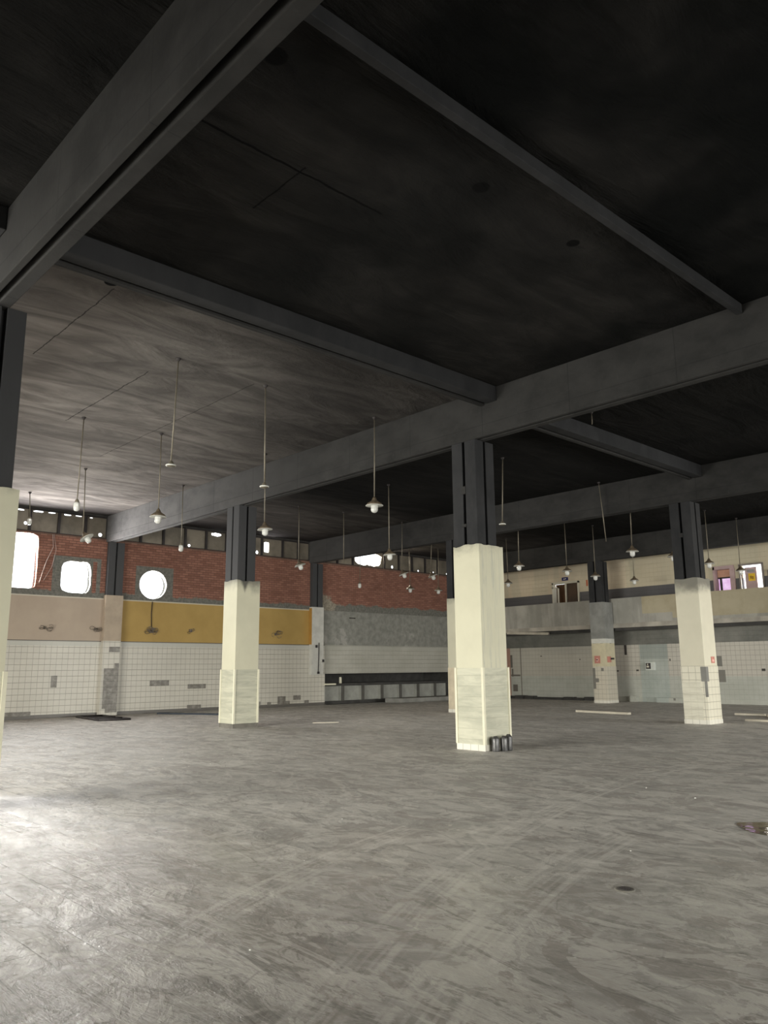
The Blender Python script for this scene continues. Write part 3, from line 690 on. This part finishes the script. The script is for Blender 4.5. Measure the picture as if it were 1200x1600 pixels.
# wall pilasters
def pil(cy, label, low, lowmat, side=None, z0=0.0, ztop=4.3):
    t = root('wall_pilaster', (0.08, cy, 0), label, 'pilaster', 'pilasters along the left wall')
    b = MB(); b.prism([(0, cy - .30), (0.16, cy - .30), (0.16, cy - .035), (0.06, cy - .035), (0.06, cy + .035), (0.16, cy + .035), (0.16, cy + .30), (0, cy + .30)], ztop - .02, 6.277)
    b.build('shaft', MAT['shaft'], t)
    b = MB(); b.box(0.0, 0.20, cy - .33, cy + .33, max(z0, 2.64), ztop); b.build('upper_casing', low, t)
    b = MB(); b.box(0.0, 0.20, cy - .33, cy + .33, z0, 2.64); b.build('lower_casing', lowmat, t)
    return t
p = pil(12.55, 'pilaster with pink beige paint between the square and the round window', simple('beige_pilaster_paint', (0.44, 0.36, 0.28), .08),
    mat_tiles('pilaster_tiles', 'y', (0.60, 0.57, 0.50), 0.2, [(12.45, 12.86, 2.24, 2.43), (12.30, 12.68, 0.24, 1.66), (12.68, 12.86, 0.1, 1.84), (12.42, 12.68, 0.1, .25)], None, -0.06))
p2 = pil(22.06, 'white pilaster with a vertical cable at the end of the ochre wall', simple('white_pilaster_paint', (0.58, 0.57, 0.53), .1), simple('white_pilaster_paint_low', (0.55, 0.54, 0.50), .08), z0=1.32)
b = MB(); b.box(0, 0.19, 21.72, 21.735, 2.64, 4.25); b.build('ochre_edge', simple('orange_ochre_paint', (0.42, 0.24, 0.06), .08), p2)
pil(31.58, 'last pilaster of the left wall, partly hidden by the central column', simple('sooty_pilaster_paint', (0.3, 0.29, 0.26), .15), MAT['grey'])
b = MB(); b.tube([(0.22, 22.12, 2.72), (0.23, 22.1, 2.0), (0.225, 22.08, 1.42)], 0.018); b.box(.2, .25, 22.04, 22.14, 1.36, 1.46); b.box(.2, .24, 21.93, 22.03, 2.5, 2.62)
tag(b.build('wall_cable', MAT['steel']), 'black vertical cable with end caps on the white pilaster', 'cable')
b = MB(); b.box(.2, .24, 22.26, 22.44, 1.84, 2.02); so = b.build('switch_box', simple('socket_plastic', (0.5, 0.49, 0.45), .1)); tag(so, 'small square switch box beside the cable on the white pilaster', 'switch')
b = MB(); b.box(.24, .245, 22.29, 22.41, 1.87, 1.99); b.box(.245, .25, 22.32, 22.38, 1.91, 1.95); b.build('switch_plate', MAT['steel'], so)

# stubs of wires torn out of the left wall
def wires(y, z, n, rad, label, seed, x=0.0):
    rnd = random.Random(seed); b = MB()
    for i in range(n):
        pts = [(x - 0.01, y + rnd.uniform(-.05, .05), z + rnd.uniform(-.03, .03))]
        a = rnd.uniform(0, 2 * PI); cy_, cz_ = y + rnd.uniform(-rad, rad), z + rnd.uniform(-rad * .4, rad * .4)
        for k in range(7):
            a += rnd.uniform(.5, 1.1)
            pts.append((x + .03 + .05 * rnd.random(), cy_ + rad * .45 * math.cos(a), cz_ + rad * .35 * math.sin(a)))
        b.tube(pts, 0.009, 5)
    b.box(x, x + .02, y - .05, y + .05, z - .05, z + .05)
    tag(b.build('wire_bundle', simple('frayed_wire', (0.20, 0.17, 0.14), .4, 8) if 'frayed_wire' not in bpy.data.materials else bpy.data.materials['frayed_wire'], origin=(x, y, z)), label, 'wires', 'wire stubs on the painted wall')
wires(10.18, 3.06, 5, .20, 'frayed wires on the beige wall below the square window', 1)
wires(11.98, 3.05, 5, .18, 'frayed wires on the beige wall beside the pilaster', 2)
wires(14.15, 3.05, 12, .24, 'largest tangle of frayed wires below the round window', 3)
wires(15.84, 3.09, 4, .16, 'small frayed wires on the ochre wall left of the near column', 4)
wires(19.9, 3.05, 5, .26, 'frayed wires on the ochre wall right of the cream column', 5)
b = MB(); b.tube([(0.02, 14.14, 4.16), (0.025, 14.12, 3.7), (0.02, 14.15, 3.2)], 0.016); tag(b.build('conduit', MAT['steel']), 'thin dark conduit running down from the round window', 'conduit')
b = MB(); b.tube([(0.04, 10.2, 6.35), (0.05, 10.25, 5.9), (0.07, 10.05, 5.4), (0.05, 9.95, 5.0), (0.06, 9.85, 4.6)], 0.012); b.tube([(0.04, 10.25, 6.35), (0.06, 10.35, 5.8), (0.05, 10.25, 5.2), (0.05, 10.0, 4.7)], 0.009)
tag(b.build('loose_cable', simple('dusty_cable', (0.45, 0.36, 0.33))), 'pale loose cable dangling on bricks between the two square openings', 'cable')
# small boxes on the far wall
b = MB(); b.box(9.74, 10.18, 33.36, 33.5, 1.40, 1.76); eb = b.build('electrical_box', simple('pale_metal_box', (0.62, 0.64, 0.60), .08), bevel=.01); tag(eb, 'open pale electrical box on the bluish part of the far wall', 'electrical box')
b = MB(); b.box(9.78, 10.0, 33.34, 33.36, 1.46, 1.72); b.build('opening', MAT['steel'], eb)
b = MB(); b.box(9.83, 9.93, 33.31, 33.34, 1.52, 1.60); b.box(9.86, 9.9, 33.3, 33.34, 1.63, 1.69); b.build('breaker', white, eb)
b = MB(); b.box(10.2, 11.4, 33.3, 33.5, 0, .22); b.box(8.95, 9.25, 33.2, 33.5, 0, .26); struct(b.build('baseboard_far', MAT['back']))
b = MB()
for i in range(9):
    x = 1.9 + i * 0.58; h = .10 + .1 * random.random()
    if x < 6.9: b.box(x, x + .56, 33.1 + .1 * random.random(), 33.48, 0, h)
tag(b.build('rubble_strip', MAT['dark']), 'dark heaped rubble strip along the foot of the far wall', 'rubble')['kind'] = 'stuff'

# ------------------------------------------------------------------ pendant lamps
M_ROD = simple('aged_brass_rod', (0.17, 0.15, 0.115), .2, 5, .5, .4, 0.3)
M_SHADE = simple('rusty_enamel_shade', (0.12, 0.092, 0.062), .4, 12, .45, .5)
def mat_globe():
    m = Mat('ribbed_glass_globe', 0.18, 0.6); m.color((0.92, 0.92, 0.88)); m.b.inputs['Transmission Weight'].default_value = 0.35
    return m.m
M_GLOBE = mat_globe(); M_RIM = simple('chipped_white_rim', (0.6, 0.6, 0.56), .2)
def lamp(x, y, zb, kind, label, tilt=(0, 0), lean=(0, 0)):
    t = root('pendant_lamp', (x, y, ZC), label, 'pendant lamp', 'industrial pendant lamps hanging in rows')
    bx, by = x + lean[0], y + lean[1]
    b = MB(); b.lathe([(0.02, ZC - .06), (0.035, ZC - .03), (0.05, ZC - .01), (0.05, ZC)], 12, cx=x, cy=y); b.build('ceiling_rose', MAT['steel'], t)
    ztop = {'full': zb + .34, 'bulb': zb + .27, 'stub': zb + .10, 'rod': zb, 'wire': zb}[kind]
    b = MB(); b.tube([(x, y, ZC - .05), ((x + bx) / 2 + .004, (y + by) / 2, (ZC + ztop) / 2), (bx, by, ztop - .02)], 0.014 if kind != 'wire' else .01, 8)
    b.build('rod', M_ROD, t)
    if kind in ('rod', 'wire'): return t
    T = Matrix.Translation((bx, by, ztop)) @ Matrix.Rotation(-(tilt[0] + tilt[1]) * 0.7, 4, Vector((-0.73, 0.68, 0)))
    if kind == 'full':
        b = MB(); b.lathe([(0.018, 0.0), (0.045, -.04), (0.062, -.085), (0.10, -.115), (0.155, -.15), (0.195, -.205), (0.19, -.207), (0.15, -.16), (0.09, -.125), (.05, -.12)], 28, mat=T)
        sh = b.build('shade', M_SHADE, t)
        b = MB(); b.lathe([(0.192, -.200), (0.2, -.204), (0.2, -.211), (0.191, -.209)], 28, mat=T); b.build('rim', M_RIM, sh)
        b = MB(); b.lathe([(0.055, -.13), (0.078, -.16), (0.080, -.29), (0.072, -.335), (0.045, -.362), (0.01, -.372)], 20, mat=T); b.build('globe', M_GLOBE, t)
    elif kind == 'bulb':
        b = MB(); b.lathe([(0.018, 0.0), (0.04, -.02), (0.05, -.06), (0.05, -.075)], 16, mat=T); b.build('lamp_holder', M_ROD, t)
        b = MB(); b.lathe([(0.055, -.075), (0.07, -.09), (0.072, -.20), (0.062, -.245), (0.035, -.268), (0.01, -.274)], 20, mat=T); b.build('globe', M_GLOBE, t)
    else:
        b = MB(); b.lathe([(0.02, 0.0), (0.045, -.03), (0.055, -.06), (0.085, -.075), (0.09, -.095), (0.06, -.11), (0.02, -.115)], 18, mat=T); b.build('lamp_holder', M_ROD, t)
        b = MB(); b.lathe([(0.088, -.072), (0.095, -.085), (0.088, -.098)], 18, mat=T); b.build('rim', M_RIM, t)
    return t
for a in (
    (15.58, 6.62, 5.2, 'stub', 'pendant rod with bare holder, hanging lowest over the left ceiling bay, nearest row', (0, 0), (-0.034, -0.036)),
    (11.01, 6.73, 5.08, 'bulb', 'bare jar globe without shade left of the round window lamps', (0, 0), (-0.016, -0.017)),
    (6.46, 8.66, 5.08, 'full', 'tilted shade lamp hanging above the square window', (0.35, 0.5), (0.033, 0.035)),
    (2.28, 8.57, 6.19, 'bulb', 'short glaring globe above the tall window opening at left', (0, 0), (0.039, 0.042)),
    (11.03, 8.64, 5.05, 'full', 'flat shade lamp in front of the beam left of the round window', (0, 0), (0.012, 0.013)),
    (6.40, 11.78, 5.16, 'bulb', 'bare jar globe without shade right of the round window', (0, 0), (0.015, 0.016)),
    (15.48, 8.63, 5.13, 'stub', 'pendant rod with bare holder crossing the beam above the cream column', (0, 0), (0.014, 0.015)),
    (11.15, 11.60, 5.06, 'full', 'shade lamp directly right of the dark shaft of the cream column', (0, 0.1), (0.015, 0.016)),
    (15.41, 11.69, 5.05, 'full', 'largest shade lamp, seen against the dark ceiling left of the central column', (0, 0), (-0.008, -0.009)),
    (10.69, 16.58, 4.89, 'full', 'shade lamp right of the glaring broken clerestory pane', (0, 0.1), (0, 0)),
    (6.36, 18.38, 5.36, 'rod', 'bare rod without lamp above the white pilaster', (0, 0), (0, 0)),
    (6.20, 16.45, 4.99, 'full', 'tilted shade lamp above the ochre wall end', (0.2, 0.25), (0, 0)),
    (6.30, 21.45, 5.04, 'full', 'tilted shade lamp below the beam, over the red bricks right of the broken pane', (0.25, 0.3), (-0.022, -0.024)),
    (2.20, 22.85, 5.05, 'bulb', 'tiny bare globe against the bricks right of the white pilaster', (0, 0), (-0.025, -0.027)),
    (2.25, 25.85, 5.05, 'full', 'tiny shade lamp low against the red bricks', (0.1, -0.1), (0.018, 0.02)),
    (6.45, 23.00, 5.06, 'full', 'tilted shade lamp left of the central column under two rods', (0.25, 0.35), (-0.059, -0.063)),
    (2.25, 27.85, 5.1, 'full', 'tiny shade lamp right beside the central column against the bricks', (0, 0), (-0.022, -0.023)),
    (15.12, 16.73, 5.38, 'stub', 'pendant with cone shaped holder right of the central column shaft', (0, 0), (-0.05, -0.054)),
    (10.80, 23.00, 5.05, 'full', 'shade lamp against the farthest beam right of the central column', (0, 0), (-0.017, -0.019)),
    (6.50, 27.75, 5.09, 'full', 'small shade lamp low against the cream gallery wall beside the central column', (0, 0), (0.015, 0.016)),
    (10.85, 25.90, 5.08, 'full', 'shade lamp hanging above the brown gallery door', (0, 0), (0.005, 0.006)),
    (15.25, 21.35, 5.4, 'rod', 'slanting bare rod without lamp below the second beam', (0, 0), (0.079, 0.085)),
    (15.40, 22.90, 5.06, 'full', 'upper shade lamp of the pair left of the stained column', (0, 0), (-0.02, -0.022)),
    (10.90, 30.85, 5.05, 'full', 'lower shade lamp of the pair left of the stained column', (0, 0), (0, 0)),
    (10.85, 27.90, 5.03, 'full', 'shade lamp in front of the dark shaft of the gallery column', (0, 0), (0, 0)),
    (15.45, 30.85, 5.05, 'full', 'shade lamp in front of the bright gallery doorways', (0, 0.1), (-0.013, -0.014)),
    (15.38, 28.3, 5.12, 'full', 'lamp shade peeking out right of the stained column shaft', (0, 0), (0, 0)),
    (15.38, 25.6, 5.14, 'full', 'lamp shade peeking out left of the stained column shaft', (0, 0), (0, 0)),
    (18.98, 15.09, 6.98, 'wire', 'short wire end hanging at the upper right under the second bay ceiling', (0, 0), (0, 0))):
    lamp(*a)

# ------------------------------------------------------------------ things on the floor
def can(x, y, r, h, label, tiltx=0.0):
    b = MB(); b.lathe([(r * .96, 0), (r, .01), (r, h * .86), (r * .9, h * .93), (r * .55, h), (r * .5, h)], 24, cx=x, cy=y)
    o = b.build('metal_can', M_CAN, origin=(x, y, 0)); tag(o, label, 'can', 'dark cans at the foot of the central column')
    b = MB(); b.lathe([(r * .5, h - .002), (r * .5, h + .012), (r * .3, h + .015)], 16, cx=x, cy=y); b.build('cap', MAT['steel'], o)
M_CAN = simple('dull_grey_can', (0.10, 0.098, 0.098), .3, 14, .4, .5, .5)
can(18.14, 12.32, .072, .27, 'leftmost dark can of the three at the column foot')
can(18.20, 12.50, .070, .27, 'middle can of the three at the column foot')
can(18.19, 12.66, .072, .29, 'rightmost, slightly taller can of the three at the column foot')

def board(name, cx, cy, L, W, H, ang, mat, label, cat, z=0.0):
    b = MB(); R = Matrix.Rotation(ang, 3, 'Z'); b.box(cx - L / 2, cx + L / 2, cy - W / 2, cy + W / 2, z, z + H, rot=R, pivot=(cx, cy, 0))
    return tag(b.build(name, mat, bevel=.005, origin=(cx, cy, z)), label, cat)
M_BOARD = simple('pale_dusty_board', (0.62, 0.57, 0.47), .12)
board('long_board', 12.85, 24.62, 2.25, .16, .07, -0.12, M_BOARD, 'long pale board lying on the floor right of the central column', 'board')
board('long_board', 19.2, 23.78, 2.2, .14, .06, -0.01, M_BOARD, 'long pale board on the floor beside the stained column foot', 'board')
board('short_board', 17.1, 26.5, .95, .12, .06, 0.03, M_BOARD, 'short pale board behind, at the far right edge', 'board')
board('thin_strip', 9.26, 15.26, .78, .04, .02, 1.05, M_BOARD, 'thin white strip lying on the floor before the niche wall', 'strip')
board('flat_sheet', 1.9, 14.85, 2.7, .28, .05, 0.42, simple('blue_black_panel', (0.05, 0.06, 0.075)), 'blue black panel lying flat at the foot of the tiled wall', 'sheet')
# fallen black metal frame
fr = root('fallen_frame', (1.9, 11.6, 0), 'black metal frame lying flat on the floor below the square window', 'metal_frame')
P4 = [(0.45, 11.30), (3.05, 10.98), (3.25, 11.95), (0.5, 12.22)]
b = MB()
for i in range(4):
    a_, c_ = Vector((*P4[i], .03)), Vector((*P4[(i + 1) % 4], .03)); b.tube([a_, c_], .035, 4)
b.build('rim', MAT['steel'], fr)
for q in ([(1.7, 11.15, .04), (1.85, 12.08, .04)], [(2.4, 11.08, .04), (2.55, 12.0, .04)]):
    b = MB(); b.tube(q, .03, 4); b.build('crossbar', MAT['steel'], fr)
# rubble slab by the niche wall
b = MB(); b.prism([(0.45, 25.9), (1.3, 26.2), (1.2, 31.0), (.35, 31.0)], 0, .20); tag(b.build('broken_kerb', MAT['grey'], bevel=.02), 'broken low concrete kerb in front of the niche wall', 'kerb')
# rubble pieces far right
for i, (x, y, s) in enumerate(((18.3, 26.2, .22), (18.9, 25.7, .3), (19.5, 26.0, .25), (19.3, 24.9, .18), (18.0, 25.9, .14))):
    rnd = random.Random(30 + i); b = MB()
    bmesh.ops.create_icosphere(b.b, subdivisions=2, radius=s)
    for v in b.b.verts:
        v.co *= 1 + .35 * mnoise.noise(v.co * 6 + Vector((i * 3, 0, 0))); v.co.z = max(v.co.z * .5 + s * .28, 0)
    bmesh.ops.translate(b.b, verts=b.b.verts, vec=(x, y, 0))
    tag(b.build('rubble_piece', M_BOARD if i % 2 == 0 else MAT['grey'], origin=(x, y, 0)), ['pale rubble lump nearest the short board', 'large grey rubble lump at the right edge', 'pale rubble lump farthest to the right', 'small grey lump just behind the long board', 'small pale lump beside the short board end'][i], 'rubble', 'rubble at the right edge')
# dry chips scattered on the floor
chip = simple('white_chip', (0.8, 0.8, 0.76), .05)
rnd = random.Random(5); b = MB()
for i in range(70):
    x, y = rnd.uniform(6, 27), rnd.uniform(2, 24); s = rnd.uniform(.004, .009) * (1 if y > 6 else .6)
    b.box(x - s, x + s, y - s * .7, y + s * .7, 0, s * .8)
tag(b.build('plaster_chips', chip), 'tiny white plaster chips scattered over the floor', 'chips')['kind'] = 'stuff'
# puddle and drain
def mat_puddle():
    m = Mat('brown_puddle_water', 0.04, 0.5); n = m.noise(2, 4); m.color(m.mix(n.ramp(.3, .7), (0.045, 0.038, 0.022), (0.07, 0.06, 0.035))); m.bump(m.noise(5, 2), 0.0015)
    return m.m
b = MB(); pts = []
for i in range(40):
    a = 2 * PI * i / 40; r = 1 + .22 * mnoise.noise(Vector((math.cos(a) * 1.5, math.sin(a) * 1.5, 2)))
    pts.append((25.15 + .70 * r * math.cos(a), 8.50 + .42 * r * math.sin(a)))
b.prism(pts, 0.0, 0.004); tag(b.build('puddle', mat_puddle()), 'brown puddle on the floor at the right edge', 'puddle')
b = MB(); b.lathe([(.075, 0.0), (.075, .006), (.06, .008)], 24, cx=24.91, cy=5.47)
dr = b.build('floor_drain', MAT['plinth_dark'], origin=(24.91, 5.47, 0)); tag(dr, 'small round dark floor drain in front of the puddle', 'drain')
b = MB()
for k in (-.03, 0, .03): b.box(24.91 - .045, 24.91 + .045, 5.47 + k - .006, 5.47 + k + .006, .007, .011)
b.build('grate', MAT['steel'], dr)
